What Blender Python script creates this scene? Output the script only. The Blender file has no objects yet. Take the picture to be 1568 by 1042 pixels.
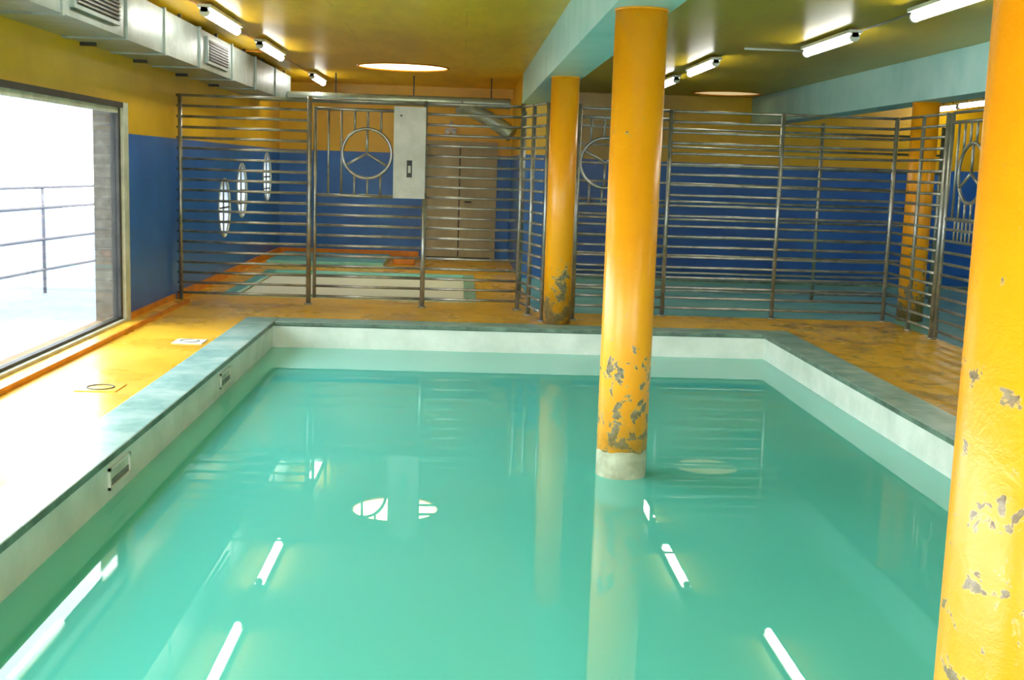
import bpy, bmesh, math, random
from mathutils import Matrix, Vector
random.seed(4)
S=bpy.context.scene
S.view_settings.view_transform='Standard'
S.view_settings.look='None'
COL=bpy.context.collection

# ---------------------------------------------------------------- materials
def srgb(r,g,b):
    def c(x):
        x/=255.0
        return x/12.92 if x<=.04045 else ((x+.055)/1.055)**2.4
    return (c(r),c(g),c(b),1)

class Mat:
    def __init__(s,name):
        s.m=bpy.data.materials.new(name); s.m.use_nodes=True
        s.t=s.m.node_tree; s.n=s.t.nodes; s.b=s.n["Principled BSDF"]; s.out=s.n["Material Output"]
        s._pos=None
    def pos(s):
        if not s._pos: s._pos=s.n.new("ShaderNodeNewGeometry").outputs["Position"]
        return s._pos
    def link(s,a,b): s.t.links.new(a,b)
    def sep(s):
        q=s.n.new("ShaderNodeSeparateXYZ"); s.link(s.pos(),q.inputs[0]); return q.outputs
    def noise(s,scale,detail=4,rough=.6,stretch=None,dist=0):
        t=s.n.new("ShaderNodeTexNoise"); t.inputs["Scale"].default_value=scale
        t.inputs["Detail"].default_value=detail; t.inputs["Roughness"].default_value=rough
        t.inputs["Distortion"].default_value=dist
        if stretch:
            mp=s.n.new("ShaderNodeMapping"); mp.inputs["Scale"].default_value=stretch
            s.link(s.pos(),mp.inputs[0]); s.link(mp.outputs[0],t.inputs["Vector"])
        else: s.link(s.pos(),t.inputs["Vector"])
        return t.outputs["Fac"]
    def ramp(s,fac,stops,interp='LINEAR'):
        r=s.n.new("ShaderNodeValToRGB"); r.color_ramp.interpolation=interp
        e=r.color_ramp.elements
        while len(e)<len(stops): e.new(.5)
        for i,(p,c) in enumerate(stops):
            e[i].position=p; e[i].color=c if len(c)==4 else (c[0],c[1],c[2],1)
        s.link(fac,r.inputs[0]); return r.outputs[0]
    def step(s,fac,a,b):
        r=s.n.new("ShaderNodeMapRange"); r.inputs[1].default_value=a; r.inputs[2].default_value=b
        s.link(fac,r.inputs[0]); return r.outputs[0]
    def math(s,op,a,b):
        m=s.n.new("ShaderNodeMath"); m.operation=op
        for i,x in enumerate((a,b)):
            if isinstance(x,(int,float)): m.inputs[i].default_value=x
            else: s.link(x,m.inputs[i])
        return m.outputs[0]
    def mix(s,fac,a,b,blend='MIX'):
        m=s.n.new("ShaderNodeMixRGB"); m.blend_type=blend
        for i,x in enumerate((fac,a,b)):
            if isinstance(x,(int,float)): m.inputs[i].default_value=x
            elif isinstance(x,tuple): m.inputs[i].default_value=x
            else: s.link(x,m.inputs[i])
        return m.outputs[0]
    def base(s,c,rough=.5,metal=0,spec=.5):
        if isinstance(c,tuple): s.b.inputs["Base Color"].default_value=c
        else: s.link(c,s.b.inputs["Base Color"])
        if isinstance(rough,(int,float)): s.b.inputs["Roughness"].default_value=rough
        else: s.link(rough,s.b.inputs["Roughness"])
        s.b.inputs["Metallic"].default_value=metal
        s.b.inputs["Specular IOR Level"].default_value=spec
        return s
    def bump(s,h,st=.2,dist=.01):
        b=s.n.new("ShaderNodeBump"); b.inputs["Strength"].default_value=st; b.inputs["Distance"].default_value=dist
        s.link(h,b.inputs["Height"]); s.link(b.outputs[0],s.b.inputs["Normal"]); return s

K=(0,0,0,1);W=(1,1,1,1)
# two-tone painted walls
wall=Mat("wall_paint")
z=wall.sep()[2]
n=wall.noise(1.3,5,.6)
yel=wall.ramp(n,[(.3,srgb(214,166,10)),(.7,srgb(236,188,22))])
blu=wall.ramp(n,[(.3,srgb(30,92,172)),(.7,srgb(44,114,200))])
wall.base(wall.mix(wall.step(z,1.815,1.822),blu,yel),.32)
wall.bump(wall.noise(14,4),.15,.01)
# ceiling
ce=Mat("ceiling_paint")
n=ce.noise(.8,6,.65,stretch=(1,.35,1))
n2=ce.noise(5,5,.7,stretch=(1,.2,1))
c=ce.ramp(n,[(.3,srgb(222,172,14)),(.5,srgb(240,190,26)),(.72,srgb(250,208,50))])
c=ce.mix(ce.math('MULTIPLY',ce.step(n2,.45,.75),.5),c,srgb(200,156,22),'MIX')
xs=ce.sep()[0]
c=ce.mix(ce.step(xs,.9,1.3),c,ce.mix(.6,c,srgb(160,154,14)))
br=ce.n.new("ShaderNodeTexBrick"); br.inputs["Scale"].default_value=1
br.inputs["Mortar Size"].default_value=.004;br.inputs["Brick Width"].default_value=2.4;br.inputs["Row Height"].default_value=1.2
br.inputs["Color1"].default_value=W;br.inputs["Color2"].default_value=(.93,.93,.93,1);br.inputs["Mortar"].default_value=K
ce.link(ce.pos(),br.inputs["Vector"])
c=ce.mix(.35,c,br.outputs[0],'MULTIPLY')
ce.base(c,.34,0,.4)
ce.bump(ce.noise(2.2,3,.5,stretch=(1,.4,1)),.2,.03)
# cyan beam
bm_=Mat("beam_paint"); n=bm_.noise(2.2,5,.6)
bm_.base(bm_.ramp(n,[(.3,srgb(150,208,204)),(.7,srgb(182,224,220))]),.4)
# orange deck
dk=Mat("deck_paint")
n=dk.noise(.9,6,.6); n2=dk.noise(3.2,9,.78,dist=.8)
c=dk.ramp(n,[(.28,srgb(226,170,34)),(.5,srgb(240,186,46)),(.72,srgb(248,200,72))])
sx=dk.sep()
st=dk.math('MULTIPLY',dk.step(n2,.50,.66),dk.math('ADD',dk.step(sx[0],2.4,3.6),dk.math('MULTIPLY',dk.step(sx[1],11.2,12.6),.4)))
c=dk.mix(dk.math('MINIMUM',st,.6),c,srgb(100,90,44))
wet=dk.noise(.7,4,.6)
dk.base(c,dk.ramp(wet,[(.35,(.18,.18,.18)),(.62,(.42,.42,.42))]))
dk.bump(dk.noise(6,5),.12,.01)
# turquoise wet floor
tf=Mat("turquoise_floor"); n=tf.noise(1.4,6,.65)
tf.base(tf.ramp(n,[(.3,srgb(110,200,190)),(.7,srgb(168,228,218))]),.16)
tf.bump(tf.noise(3,4),.2,.01)
# coping stone
cp=Mat("coping_stone")
n=cp.noise(2.2,6,.65)
c=cp.ramp(n,[(.3,srgb(132,176,168)),(.5,srgb(166,204,198)),(.7,srgb(204,226,220))])
c=cp.mix(cp.step(cp.sep()[1],9,12.5),c,cp.mix(.45,c,srgb(84,120,92)))
def tiles(m,c,size,dark):
    bt=m.n.new("ShaderNodeTexBrick"); bt.offset=0
    bt.inputs["Scale"].default_value=1;bt.inputs["Mortar Size"].default_value=.0025
    bt.inputs["Brick Width"].default_value=size;bt.inputs["Row Height"].default_value=size
    bt.inputs["Color1"].default_value=W;bt.inputs["Color2"].default_value=(.90,.96,.97,1);bt.inputs["Mortar"].default_value=dark
    m.link(m.pos(),bt.inputs["Vector"])
    return m.mix(1,c,bt.outputs[0],'MULTIPLY')
cp.base(tiles(cp,c,.62,(.7,.74,.72,1)),.26)
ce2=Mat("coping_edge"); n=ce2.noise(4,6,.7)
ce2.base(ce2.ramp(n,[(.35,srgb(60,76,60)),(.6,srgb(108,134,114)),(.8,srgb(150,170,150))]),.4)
# white pool wall
pw=Mat("pool_wall_paint"); n=pw.noise(3,5,.6)
pw.base(pw.ramp(n,[(.3,srgb(206,214,196)),(.7,srgb(236,238,224))]),.45)
# water
def water(name,ca,cb,bs=.008,rough=.006,ior=1.5):
    w=Mat(name); n=w.noise(.35,2,.5)
    w.base(w.ramp(n,[(.3,ca),(.7,cb)]),rough)
    w.b.inputs["IOR"].default_value=ior
    w.bump(w.noise(2.2,2,.5),bs,.02)
    return w
wt=water("pool_water",srgb(88,206,194),srgb(100,214,202))
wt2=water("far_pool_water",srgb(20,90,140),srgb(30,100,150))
wt3=water("wading_water_glare",srgb(244,250,246),srgb(252,254,250),.02,.4,1.33)  # matte near-white colour paints the glare lying on the wading pool
# column paint
def column_mat(name,lo,hi,base,top,white=None,scale=7,dirtk=1.0):
    m=Mat(name); n=m.noise(1.5,4,.6)
    c=m.ramp(n,[(.3,srgb(246,158,12)),(.7,srgb(253,174,24))])
    zz=m.sep()[2]
    a=m.noise(scale,6,.62,dist=.4)
    mask=m.step(zz,lo,hi)
    t=m.math('ADD',m.math('MULTIPLY',mask,top-base),base)
    d=m.math('SUBTRACT',a,t)
    pm=m.step(d,0,.012); edge=m.step(d,-.02,-.008)
    c=m.mix(edge,c,srgb(216,178,100))
    gn=m.noise(25,4,.7)
    c=m.mix(pm,c,m.ramp(gn,[(.35,srgb(100,84,48)),(.65,srgb(156,146,122))]))
    dirt=m.math('MULTIPLY',m.step(zz,lo+.5*(hi-lo),lo),m.step(m.noise(4,6,.7),.3,.62))
    c=m.mix(m.math('MULTIPLY',dirt,dirtk),c,srgb(130,98,30))
    if white is not None:
        wm=m.math('GREATER_THAN',m.math('ADD',white,m.math('MULTIPLY',m.noise(8,3),.06)),zz)
        c=m.mix(wm,c,m.ramp(m.noise(9,5),[(.3,srgb(160,154,120)),(.65,srgb(214,208,180))]))
    m.base(c,.3); m.bump(a,.25,.01)
    return m
cm1=column_mat("column_paint_peeling",-.25,.9,.45,.68,white=-.12,scale=11)
cm2=column_mat("column_paint_far",0,1.05,.43,.72)
cm3=column_mat("column_paint_near",.3,1.8,.555,.675,scale=17,dirtk=.2)
# metals
ms=Mat("fence_steel"); n=ms.noise(7,4,.6)
ms.base(ms.ramp(n,[(.3,srgb(130,130,118)),(.7,srgb(180,180,170))]),.34,.75)
gal=Mat("galvanised_duct"); 
v=gal.n.new("ShaderNodeTexVoronoi"); v.inputs["Scale"].default_value=9; gal.link(gal.pos(),v.inputs["Vector"])
gal.base(gal.ramp(v.outputs["Color"],[(0,srgb(134,148,142)),(1,srgb(158,172,166))]),.36,.45)
dark=Mat("dark_metal"); dark.base(dark.ramp(dark.noise(9),[(.3,srgb(40,40,36)),(.7,srgb(66,64,58))]),.5,.3)
lou=Mat("louver_grey"); lou.base(lou.ramp(lou.noise(9),[(.3,srgb(110,110,106)),(.7,srgb(138,138,134))]),.5,.2)
pan=Mat("lock_panel_paint"); n=pan.noise(4,5,.6)
pan.base(pan.ramp(n,[(.3,srgb(160,160,142)),(.7,srgb(190,188,172))]),.4,.2)
doorm=Mat("door_paint"); n=doorm.noise(2.5,5,.6,stretch=(1,1,.3))
doorm.base(doorm.ramp(n,[(.3,srgb(166,154,120)),(.7,srgb(196,184,148))]),.5)
frm=Mat("window_frame_paint"); n=frm.noise(6,4)
frm.base(frm.ramp(n,[(.3,srgb(176,180,160)),(.7,srgb(214,216,198))]),.45)
stone=Mat("stone_jamb"); n=stone.noise(16,6,.75)
stone.base(stone.ramp(n,[(.3,srgb(66,62,52)),(.55,srgb(112,106,94)),(.75,srgb(150,146,130))]),.8); stone.bump(n,.6,.02)
org=Mat("orange_trim"); org.base(org.ramp(org.noise(4),[(.3,srgb(200,116,10)),(.7,srgb(240,150,20))]),.4)
wht=Mat("white_plastic"); wht.base(wht.ramp(wht.noise(5),[(.3,srgb(214,214,200)),(.7,srgb(236,236,226))]),.4)
grd=Mat("outside_paving"); n=grd.noise(1.5,5)
grd.base(grd.ramp(n,[(.3,srgb(90,106,124)),(.7,srgb(110,124,140))]),.7)
rl=Mat("railing_paint"); rl.base(rl.ramp(rl.noise(5),[(.3,srgb(90,80,84)),(.7,srgb(104,94,98))]),.5)
tube=Mat("tube_glow"); tube.b.inputs["Emission Color"].default_value=(1,.98,.92,1); tube.b.inputs["Emission Strength"].default_value=22
tube.base(tube.ramp(tube.noise(3),[(.3,(.9,.9,.9)),(.7,W)]),.4)
gl=Mat("window_glass")
tr=gl.n.new("ShaderNodeBsdfTransparent");go=gl.n.new("ShaderNodeBsdfGlossy");go.inputs["Roughness"].default_value=.03
tr.inputs[0].default_value=(.95,.98,1,1)
mx=gl.n.new("ShaderNodeMixShader");lw=gl.n.new("ShaderNodeLayerWeight");lw.inputs[0].default_value=.25
mm=gl.math('MULTIPLY',lw.outputs["Fresnel"],.5)
gl.link(mm,mx.inputs[0]);gl.link(tr.outputs[0],mx.inputs[1]);gl.link(go.outputs[0],mx.inputs[2]);gl.link(mx.outputs[0],gl.out.inputs[0])
def lens(name,col):
    m=Mat(name);t=m.n.new("ShaderNodeBsdfTranslucent")
    c=m.ramp(m.noise(3),[(.3,col),(.7,tuple(min(1,k*1.1) for k in col[:3])+(1,))])
    m.link(c,t.inputs[0]);m.link(t.outputs[0],m.out.inputs[0]);return m
ln1=lens("skylight_lens",(.95,.88,.64,1));ln2=lens("skylight_lens_dim",(.26,.22,.15,1));ln3=lens("frosted_glass",(.5,.54,.56,1))

# ---------------------------------------------------------------- mesh builder
class MB:
    def __init__(s): s.v=[];s.f=[];s.mi=[];s.mats=[];s.sm=[]
    def m(s,mat):
        mm=mat.m
        if mm not in s.mats: s.mats.append(mm)
        return s.mats.index(mm)
    def quad(s,pts,mat):
        i=len(s.v); s.v+= [tuple(p) for p in pts]; s.f.append(tuple(range(i,i+len(pts)))); s.mi.append(s.m(mat)); s.sm.append(False); return s
    def box(s,a,b,mat,top=None):
        x0,y0,z0=a;x1,y1,z1=b
        i=len(s.v)
        s.v+=[(x0,y0,z0),(x1,y0,z0),(x1,y1,z0),(x0,y1,z0),(x0,y0,z1),(x1,y0,z1),(x1,y1,z1),(x0,y1,z1)]
        fs=[(0,3,2,1),(4,5,6,7),(0,1,5,4),(1,2,6,5),(2,3,7,6),(3,0,4,7)]
        for k,f in enumerate(fs):
            s.f.append(tuple(i+q for q in f)); s.mi.append(s.m(top if (k==1 and top) else mat)); s.sm.append(False)
        return s
    def cyl(s,a,b,r,mat,seg=10,caps=True,r2=None):
        a=Vector(a);b=Vector(b);d=(b-a).normalized()
        u=d.orthogonal().normalized();w=d.cross(u)
        r2=r if r2 is None else r2
        i=len(s.v);m=s.m(mat)
        for k in range(seg):
            t=2*math.pi*k/seg;o=u*math.cos(t)+w*math.sin(t)
            s.v.append(tuple(a+o*r));s.v.append(tuple(b+o*r2))
        for k in range(seg):
            j=(k+1)%seg
            s.f.append((i+2*k,i+2*j,i+2*j+1,i+2*k+1));s.mi.append(m);s.sm.append(True)
        if caps:
            s.f.append(tuple(i+2*k for k in reversed(range(seg))));s.mi.append(m);s.sm.append(False)
            s.f.append(tuple(i+2*k+1 for k in range(seg)));s.mi.append(m);s.sm.append(False)
        return s
    def path(s,pts,r,mat,seg=8,rad=None):
        P=[Vector(p) for p in pts];n=len(P);i=len(s.v);m=s.m(mat);prev=None
        for k,p in enumerate(P):
            d=(P[min(k+1,n-1)]-P[max(k-1,0)]).normalized()
            if prev is None: u=d.orthogonal().normalized()
            else: u=(prev-d*prev.dot(d)).normalized()
            prev=u;w=d.cross(u);rr=rad[k] if rad else r
            for q in range(seg):
                t=2*math.pi*q/seg; s.v.append(tuple(p+(u*math.cos(t)+w*math.sin(t))*rr))
        for k in range(n-1):
            for q in range(seg):
                j=(q+1)%seg
                s.f.append((i+k*seg+q,i+k*seg+j,i+(k+1)*seg+j,i+(k+1)*seg+q));s.mi.append(m);s.sm.append(True)
        s.f.append(tuple(i+q for q in reversed(range(seg))));s.mi.append(m);s.sm.append(False)
        s.f.append(tuple(i+(n-1)*seg+q for q in range(seg)));s.mi.append(m);s.sm.append(False)
        return s
    def ring(s,c,ax,R,r,mat,seg=40,ts=8):
        c=Vector(c);i=len(s.v);m=s.m(mat)
        U,V,N={'x':((0,1,0),(0,0,1),(1,0,0)),'y':((1,0,0),(0,0,1),(0,1,0)),'z':((1,0,0),(0,1,0),(0,0,1))}[ax]
        U,V,N=Vector(U),Vector(V),Vector(N)
        for k in range(seg):
            t=2*math.pi*k/seg;o=U*math.cos(t)+V*math.sin(t)
            for q in range(ts):
                p=2*math.pi*q/ts
                s.v.append(tuple(c+o*(R+r*math.cos(p))+N*r*math.sin(p)))
        for k in range(seg):
            for q in range(ts):
                k2=(k+1)%seg;q2=(q+1)%ts
                s.f.append((i+k*ts+q,i+k2*ts+q,i+k2*ts+q2,i+k*ts+q2));s.mi.append(m);s.sm.append(True)
        return s
    def obj(s,name,bevel=0):
        me=bpy.data.meshes.new(name);me.from_pydata(s.v,[],s.f)
        for m in s.mats: me.materials.append(m)
        me.polygons.foreach_set("material_index",s.mi);me.polygons.foreach_set("use_smooth",s.sm);me.update()
        b=bmesh.new();b.from_mesh(me);bmesh.ops.recalc_face_normals(b,faces=b.faces);b.to_mesh(me);b.free()
        o=bpy.data.objects.new(name,me);COL.objects.link(o)
        if bevel:
            md=o.modifiers.new("bevel","BEVEL");md.width=bevel;md.segments=2;md.limit_method='ANGLE'
        return o
def cut(o,cutters):
    for c in cutters:
        md=o.modifiers.new("cut","BOOLEAN");md.object=c;md.operation='DIFFERENCE';md.solver='EXACT'
    bpy.context.view_layer.update()
    dg=bpy.context.evaluated_depsgraph_get()
    me=bpy.data.meshes.new_from_object(o.evaluated_get(dg))
    o.modifiers.clear();old=o.data;o.data=me
    for c in cutters: bpy.data.objects.remove(c)

# ---------------------------------------------------------------- room constants
XL=-3.22;XR=9.6;YF=21.0;YN=-3.0;H=2.98
PX0,PX1,PY0,PY1=-1.87,3.13,.5,11.8
WZ=-.25
fl=MB()
def slab(x0,x1,y0,y1,mat): fl.box((x0,y0,-.25),(x1,y1,0),mat)
c=.31
slab(XL,PX0-c,YN,13.45,dk)
slab(PX1+c,4.95,YN,13.25,dk)
slab(PX0-c,PX1+c,YN,PY0-c,dk)
slab(PX0-c,.85,PY1+c,13.45,dk); slab(.85,PX1+c,PY1+c,13.25,dk)
slab(4.95,XR,YN,13.25,tf)
slab(.85,XR,13.25,17.7,tf)
slab(XL,-2.75,13.45,YF,dk); slab(.1,.85,13.45,YF,dk)
slab(-2.75,.1,13.45,14.2,dk); slab(-2.75,.1,17.4,YF,dk)
fl.box((XL-.3,YN-.3,-1.8),(XR+.3,YF+.3,-1.5),pw)
fl.obj("floor")

pb=MB()
t=.12
pb.box((PX0-t,PY0-t,-1.5),(PX0,PY1+t,-.035),pw); pb.box((PX1,PY0-t,-1.5),(PX1+t,PY1+t,-.035),pw)
pb.box((PX0,PY1,-1.5),(PX1,PY1+t,-.035),pw); pb.box((PX0,PY0-t,-1.5),(PX1,PY0,-.035),pw)
for y in (6.45,9.4):
    pb.box((PX0-.001,y-.2,-.19),(PX0+.014,y+.2,-.175),wht);pb.box((PX0-.001,y-.2,-.085),(PX0+.014,y+.2,-.07),wht)
    pb.box((PX0-.001,y-.2,-.19),(PX0+.014,y-.18,-.07),wht);pb.box((PX0-.001,y+.18,-.19),(PX0+.014,y+.2,-.07),wht)
    pb.box((PX0-.001,y-.18,-.175),(PX0+.003,y+.18,-.085),frm)  # skimmer mouth is flush; darker fills paint the shade inside it
    pb.box((PX0,y-.18,-.175),(PX0+.006,y+.18,-.14),lou)
pb.obj("pool_basin")
co=MB()
o=.02
def cop(x0,x1,y0,y1): co.box((x0,y0,-.03),(x1,y1,.012),ce2,top=cp)
cop(PX0-c,PX0+o,PY0-c,PY1+c);cop(PX1-o,PX1+c,PY0-c,PY1+c)
cop(PX0+o,PX1-o,PY1-o,PY1+c);cop(PX0+o,PX1-o,PY0-c,PY0+o)
co.obj("pool_coping",.008)
def sheet(x0,x1,y0,y1,z,mat,name):
    w=MB();w.quad([(x0,y0,z),(x1,y0,z),(x1,y1,z),(x0,y1,z)],mat)
    ob=w.obj(name)
    if ob.data.polygons[0].normal.z<0: ob.data.flip_normals()
sheet(PX0,PX1,PY0,PY1,WZ,wt,"pool_water")
sheet(1.21,XR,17.7,YF,-.05,wt2,"far_pool_water")
e=MB();e.box((.85+.36,17.6,-.02),(XR,17.78,.03),ce2,top=cp);e.obj("far_pool_coping",.008)
e=MB();e.box((-2.75,14.2,-.3),(.1,17.4,-.06),wht);e.obj("wading_pool_basin")
sheet(-2.7,.05,14.25,17.35,-.03,wt3,"wading_pool_water")
e=MB()
for a,b in (((-2.85,14.1),(-2.70,17.5)),((.05,14.1),(.2,17.5)),((-2.70,14.1),(.05,14.25)),((-2.70,17.35),(.05,17.5))):
    e.box((a[0],a[1],-.02),(b[0],b[1],.02),tf)
e.obj("wading_pool_coping",.006)
e=MB();e.box((-3.0,18.3,0),(-1.2,20.2,.09),tf);e.obj("raised_step",.01)
e=MB();e.box((-1.1,19.2,0),(-.75,19.5,.1),org);e.box((-1.08,19.22,.1),(-.77,19.48,.12),org);e.obj("kickboard_box",.01)

# walls
lw_=MB();lw_.box((XL-.28,YN,-.5),(XL,YF+.28,H),wall);lwo=lw_.obj("wall_left")
cs=[]
def cutbox(a,b):
    q=MB();q.box(a,b,stone);return q.obj("cutter")
def cutcyl(a,b,r,mat=stone):
    q=MB();q.cyl(a,b,r,mat,48);return q.obj("cutter")
cs.append(cutbox((XL-.5,5.6,.02),(XL+.2,11.42,2.07)))
cs.append(cutbox((XL-.5,-1.5,.02),(XL+.2,5.0,2.07)))
port=[(16.2,.955),(17.47,1.165),(19.7,1.345)]
for y,zc in port: cs.append(cutcyl((XL-.5,y,zc),(XL+.3,y,zc),.39))
cut(lwo,cs)
me=lwo.data;me.materials.clear();me.materials.append(wall.m);me.materials.append(stone.m)
for p in me.polygons: p.material_index=1 if p.center.x<XL-.01 else 0
q=MB();q.box((XL,YF,-.5),(XR,YF+.28,H),wall);q.obj("wall_far")
q=MB();q.box((XR,YN,-.5),(XR+.28,YF+.28,H),wall)
wr=q.obj("wall_right")
q=MB();q.box((XL-.28,YN-.28,-.5),(XR+.28,YN,H),wall);wb=q.obj("wall_back")
cut(wb,[cutbox((-2,YN-.5,.9),(2,YN+.3,2.5)),cutbox((3,YN-.5,.9),(8,YN+.3,2.5))])
q=MB();q.box((.85,17.5,-.4),(1.21,YF,H),wall);q.obj("wall_partition")
# ceiling with round rooflights
q=MB();q.box((XL-.28,YN-.28,H),(XR+.28,YF+.28,H+.12),ce);ceo=q.obj("ceiling")
SK=[(-.88,17.05,.63,ln1),(4.4,20.0,.56,ln2)]
cut(ceo,[cutcyl((x,y,H-.3),(x,y,H+.6),r,wht) for x,y,r,l in SK])
for x,y,r,l in SK:
    q=MB();n=48
    q.ring((x,y,H+.0),'z',r+.01,.018,org)
    q.cyl((x,y,H+.004),(x,y,H+.010),r-.002,l,48)
    q.obj("round_skylight")
# beams
q=MB();q.box((.84,YN,2.55),(1.21,17.5,H),bm_);q.obj("ceiling_beam",.006)
q=MB();q.box((5.08,YN,2.50),(5.43,YF,H),bm_);q.obj("ceiling_beam",.006)
def column(x,y,z0,z1,mat,r=.153):
    q=MB();q.cyl((x,y,z0),(x,y,z1-.012),r,mat,64)
    q.cyl((x,y,z1-.012),(x,y,z1),r+.004,mat,64)
    return q.obj("round_column")
column(1.025,12.26,.012,2.55,cm2,.145)
column(1.025,7.07,-1.5,2.55,cm1,.155)
column(1.09,2.1,-1.5,2.55,cm3,.15)
column(5.25,13.42,0,2.50,cm2,.15)
column(5.25,8.2,0,2.50,cm2,.15);column(5.25,3.0,0,2.50,cm2,.15)

# ---------------------------------------------------------------- left window
q=MB();x0,x1=XL-.06,XL+.03
q.box((x0,11.34,.0),(x1,11.50,2.10),frm);q.box((x0-.02,11.27,.05),(x1-.03,11.34,2.05),dark)
q.box((x0,5.5,2.05),(x1,11.34,2.10),dark);q.box((x0,5.5,2.0),(x1-.03,11.3,2.05),frm)
q.box((x0,5.5,0.0),(x1,11.34,.06),frm);q.box((x0,5.5,.06),(x1-.04,11.3,.085),dark)
q.box((x0,5.5,.0),(x1,5.6,2.1),frm)
q.box((XL-.035,5.6,.085),(XL-.029,11.27,2.0),gl)
q.obj("window_1")
q=MB();q.box((x0,4.9,.0),(x1,5.04,2.10),frm);q.box((x0,-1.6,.0),(x1,-1.46,2.1),frm)
q.box((x0,-1.46,2.02),(x1,4.9,2.1),frm);q.box((x0,-1.46,0),(x1,4.9,.08),frm);q.box((x0,1.7,0.08),(x1,1.8,2.02),frm)
q.obj("window_2")
for k,(y,zc) in enumerate(port):
    q=MB();q.ring((XL,y,zc),'x',.39,.014,frm,48)
    q.box((XL-.022,y-.38,zc-.012),(XL-.006,y+.38,zc+.012),lou);q.box((XL-.022,y-.025,zc-.38),(XL-.006,y+.025,zc+.38),lou)
    q.box((XL-.022,y-.33,zc-.2),(XL-.006,y+.33,zc-.18),lou)
    q.cyl((XL-.028,y,zc),(XL-.022,y,zc),.389,ln3,40)
    q.obj("window_%d"%(k+3))
q=MB();q.box((XL,-1.7,0),(-3.06,13.3,.035),dk);q.box((-3.06,-1.7,0),(-3.035,13.3,.042),org);q.box((XL,11.5,.035),(XL+.03,13.3,.09),org)
q.box((XL,13.5,0),(XL+.03,YF,.10),org)
q.obj("baseboard_left")
q=MB();q.box((XL,YF-.02,0),(-.75,YF,.1),org);q.obj("baseboard_far")
# outside
q=MB();q.box((-40,-30,-.75),(XL-.28,50,-.6),grd);q.obj("ground_outside")
q=MB()
for zz in (1.08,.76,.26,-.22):
    pts=[(-6.6-1.3*math.cos((y-13)/9.0)+1.0,y,zz) for y in [a*.75 for a in range(0,48)]]
    q.path(pts,.026,rl,6)
for y in range(3,36,4):
    x=-6.6-1.3*math.cos((y-13)/9.0)+1.0
    q.cyl((x,y,-.6),(x,y,1.08),.028,rl,8)
q.obj("outdoor_railing")

# ---------------------------------------------------------------- door & small far-wall things
q=MB();y=YF-.003
q.box((-.70,y-.04,0.001),(.60,y,.02),dark)
q.box((-.62,y-.035,.02),(.52,y,1.97),doorm);q.box((-.70,y-.06,0.001),(-.62,y,2.05),doorm);q.box((.52,y-.06,0.001),(.60,y,2.05),doorm);q.box((-.62,y-.06,1.97),(.52,y,2.05),doorm)
q.box((-.065,y-.042,.03),(-.045,y-.03,1.96),dark);q.cyl((.05,y-.09,1.0),(.16,y-.09,1.0),.012,dark,8);q.cyl((.05,y-.09,1.0),(.05,y-.03,1.0),.012,dark,8)
q.obj("door_1")
q=MB();q.box((-.33,YF-.1,2.2),(-.13,YF,2.28),wht);q.cyl((-.29,YF-.14,2.2),(-.29,YF-.1,2.22),.045,wht,16);q.cyl((-.17,YF-.14,2.2),(-.17,YF-.1,2.22),.045,wht,16)
q.cyl((-.23,YF-.05,2.28),(-.23,YF-.05,2.40),.02,wht,10)
q.obj("emergency_lamp")

# ---------------------------------------------------------------- fences
RZ=[.10+.1155*i for i in range(20)]
rr=.015
def rails(q,a,b,zs=RZ):
    for zz in zs: q.cyl((a[0],a[1],zz),(b[0],b[1],zz),rr,ms,8)
def post(q,x,y,z1=2.31,r=.024):
    q.cyl((x,y,0),(x,y,z1),r,ms,12);q.cyl((x,y,0),(x,y,.015),.05,ms,14)
def emblem(q,c,R,axis,flip=False):
    q.ring(c,axis,R,.018,ms,40)
    c=Vector(c)
    for a in ((90,210,330) if not flip else (270,30,150)):
        a=math.radians(a)
        d=Vector((math.cos(a),0,math.sin(a))) if axis=='y' else Vector((0,math.cos(a),math.sin(a)))
        q.cyl(c,c+d*R,.015,ms,8)
def gate_top(q,a,b,zl,zu,cen,R,axis,nb,flip=False):
    A=Vector((a[0],a[1],0));B=Vector((b[0],b[1],0))
    q.cyl((a[0],a[1],zl),(b[0],b[1],zl),.02,ms,8);q.cyl((a[0],a[1],zu),(b[0],b[1],zu),.018,ms,8)
    L=(B-A).length
    s0=(Vector((cen[0],cen[1],0))-A).length
    for k in range(1,nb+1):
        p=A+(B-A)*(k/(nb+1));s=k/(nb+1)*L
        d=abs(s-s0)
        if d<R:
            h=math.sqrt(R*R-d*d)
            q.cyl((p.x,p.y,zl),(p.x,p.y,cen[2]-h),.013,ms,8);q.cyl((p.x,p.y,cen[2]+h),(p.x,p.y,zu),.013,ms,8)
        else: q.cyl((p.x,p.y,zl),(p.x,p.y,zu),.013,ms,8)
    emblem(q,cen,R,axis,flip)
F=13.4
q=MB()
post(q,-3.15,F);rails(q,(-3.19,F),(-1.72,F));post(q,-1.72,F,2.33,.028)
rails(q,(-1.66,F),(-.45,F),[z for z in RZ if z<1.2]);rails(q,(-1.72,F),(-.42,F),[2.295])
post(q,-.43,F,1.3,.028);q.cyl((-1.655,F,.08),(-1.655,F,2.22),.02,ms,10)
gate_top(q,(-1.655,F),(-.78,F),1.245,2.20,(-1.08,F,1.72),.275,'y',5)
q.box((-.78,F-.05,1.235),(-.425,F+.05,2.25),pan)
q.box((-.63,F-.056,1.47),(-.57,F-.05,1.66),dark);q.box((-.615,F-.062,1.52),(-.585,F-.05,1.60),pan)
q.cyl((-.70,F-.055,2.15),(-.70,F-.05,2.15),.012,dark,10)
q.cyl((-.43,F,0.02),(-.43,F,2.32),.02,ms,10)
rails(q,(-.42,F),(.66,F))
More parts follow.
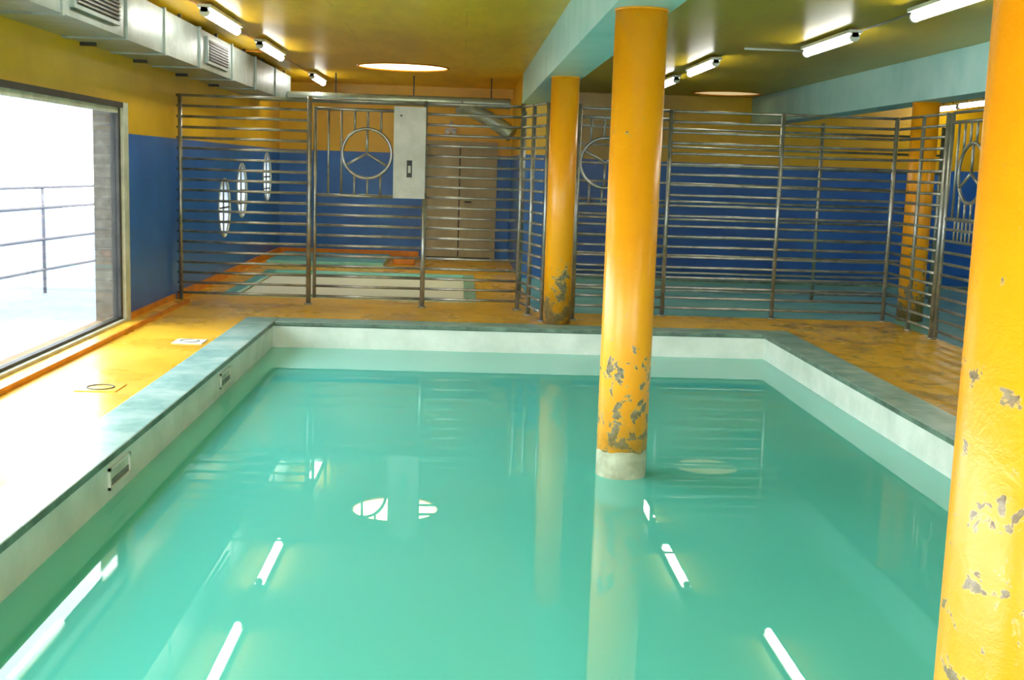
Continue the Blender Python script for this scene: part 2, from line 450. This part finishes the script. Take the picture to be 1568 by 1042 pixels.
post(q,.66,F,2.33,.026);rails(q,(.66,F),(.86,12.5));post(q,.76,12.95,2.3);post(q,.88,12.42,2.3)
post(q,.74,14.6,2.3);rails(q,(.66,F),(.74,14.6))
q.obj("steel_fence",0)
F2=13.2
q=MB()
post(q,1.22,12.6);post(q,1.25,F2);rails(q,(1.22,12.6),(1.25,F2))
zs=[z for z in RZ if z<1.2]
rails(q,(1.25,F2),(2.3,F2),zs+[2.295]);gate_top(q,(1.27,F2),(2.28,F2),1.245,2.20,(1.58,F2,1.70),.275,'y',6,True)
for x in (2.3,3.56,4.85): post(q,x,F2)
rails(q,(2.3,F2),(4.87,F2))
q.obj("steel_fence")
q=MB();F4=15.2
for x in (1.4,4.62,6.2): post(q,x,F4)
rails(q,(1.4,F4),(6.2,F4),RZ[::2]);q.obj("steel_fence")
q=MB();X3=4.88
rails(q,(X3,F2-.03),(X3,11.85));post(q,X3,11.85,2.3,.028);post(q,X3,12.5,2.3,.02)
rails(q,(X3,11.72),(X3,10.6),zs+[2.295]);q.cyl((X3,11.75,.03),(X3,11.75,2.3),.022,ms,10)
gate_top(q,(X3,11.72),(X3,10.6),1.245,2.20,(X3,11.22,1.70),.29,'x',7)
for k in range(6): q.cyl((X3,11.5-.09*k,1.02),(X3,11.5-.09*k,1.245),.011,ms,8)
post(q,X3,10.55);rails(q,(X3,10.5),(X3,5.0));post(q,X3,7.6);post(q,X3,5.0)
q.obj("steel_fence")

# ---------------------------------------------------------------- ventilation duct
q=MB();dx=-2.74
q.box((XL+.002,9.85,2.535),(dx,19.0,2.93),gal)
q.box((XL+.002,YN+.5,2.535),(dx+.03,9.75,2.945),gal);
q.box((XL+.002,9.74,2.52),(dx+.045,9.86,2.96),gal)
for y in (11.05,12.5,14.2,15.8,17.4): q.box((XL+.002,y,2.52),(dx+.018,y+.04,2.945),gal)
for y in (8.2,6.6): q.box((XL+.002,y,2.52),(dx+.045,y+.04,2.96),gal)
for y,xx in ((13.35,dx),(8.95,dx+.03)):
    q.box((xx,y-.55,2.6),(xx+.03,y+.55,2.88),gal);q.box((xx+.03,y-.5,2.63),(xx+.033,y+.5,2.85),dark)
    for k in range(7): q.box((xx+.03,y-.5,2.64+.03*k),(xx+.045,y+.5,2.652+.03*k),lou)
for y in (8.0,10.2,11.8,13.5,15.2):
    q.box((XL,y,2.505),(XL+.13,y+.035,2.535),dark);q.box((dx-.05,y,2.93),(dx-.02,y+.03,H-.001),dark)
for y in (16.5,18.5,5,3): q.box((dx-.05,y,2.93),(dx-.02,y+.03,H-.001),dark)
q.obj("ventilation_duct",.004)
q=MB()
pts=[];rad=[];N=150
for k in range(N):
    x=-2.735+3.45*k/(N-1);pts.append((x,18.6,2.60));rad.append(.075+(.008 if k%2 else 0))
q.path(pts,0,gal,14,rad)
pts=[];rad=[]
for k in range(40):
    t=k/39;pts.append((-.1+.85*t,18.6+.1*math.sin(t*3),2.55-.42*t*t-.05*math.sin(t*3.1)));rad.append(.11+(.014 if k%2 else 0))
q.path(pts,0,gal,16,rad)
for x in (-2,-.8,.4): q.box((x,18.59,2.66),(x+.02,18.61,H-.001),dark)
q.obj("corrugated_pipe")

# ---------------------------------------------------------------- fluorescent lamps
def lamp(x,y0,y1,zt=2.885,top=H-.001):
    q=MB()
    q.box((x-.06,y0,zt+.035),(x+.06,y1,zt+.065),wht)
    q.cyl((x,y0+.04,zt),(x,y1-.04,zt),.038,tube,14)
    for a,b in ((y0,y0+.04),(y1-.04,y1)): q.cyl((x,a,zt),(x,b,zt),.042,wht,14);q.box((x-.03,a,zt),(x+.03,b,zt+.04),wht)
    for y in (y0+.25,y1-.25): q.cyl((x,y,zt+.06),(x,y,top),.008,dark,8)
    q.obj("fluorescent_lamp")
for y0,y1 in ((7.7,9.2),(10.75,12.3),(13.6,15.2),(18.2,19.7)): lamp(-2.31,y0,y1)
for x,y0,y1 in ((3.52,7.9,9.4),(3.52,10.8,12.35),(2.88,13.75,15.35),(2.9,16.4,17.4)): lamp(x,y0,y1)
lamp(8.3,18.6,19.75);lamp(8.38,20.0,20.9)
lamp(-.9,-1.5,0);lamp(3.5,-1,.5);lamp(3.5,3,4.5);lamp(7.5,11,12.5);lamp(7.5,6,7.5)
q=MB();q.cyl((-2.42,YN,H-.012),(-2.42,20.8,H-.012),.008,org,8);q.cyl((-2.42,15.35,H-.012),(-3.2,15.35,H-.012),.008,org,8)
q.cyl((3.64,YN,H-.012),(3.64,12.9,H-.012),.008,lou,8);q.cyl((3.0,12.9,H-.012),(3.64,12.9,H-.012),.012,wht,8)
q.obj("electrical_conduit")

# deck drain covers
q=MB();q.box((-2.62,8.02,0),(-2.34,8.3,.006),dk)
q.ring((-2.48,8.16,.006),'z',.09,.006,dark,30,6);q.obj("deck_drain_cover")
q=MB();q.box((-2.5,10.25,0),(-2.24,10.5,.008),wht)
q.ring((-2.37,10.375,.008),'z',.08,.005,lou,30,6);q.obj("deck_drain_cover")

# ---------------------------------------------------------------- light
wd=bpy.data.worlds.new("World");S.world=wd;wd.use_nodes=True
bg=wd.node_tree.nodes["Background"];bg.inputs[0].default_value=(.90,.96,1,1);bg.inputs[1].default_value=11.0

cd=bpy.data.cameras.new("camera");cd.sensor_width=36;cd.lens=1800/1568*36;cd.clip_start=.05
cam=bpy.data.objects.new("camera",cd);COL.objects.link(cam);S.camera=cam
M=Matrix.Rotation(math.radians(-2.63),4,'Z')@Matrix.Rotation(math.radians(90-8.27),4,'X')@Matrix.Rotation(math.radians(1.86),4,'Z')
cam.matrix_world=Matrix.Translation((0,0,1.6))@M
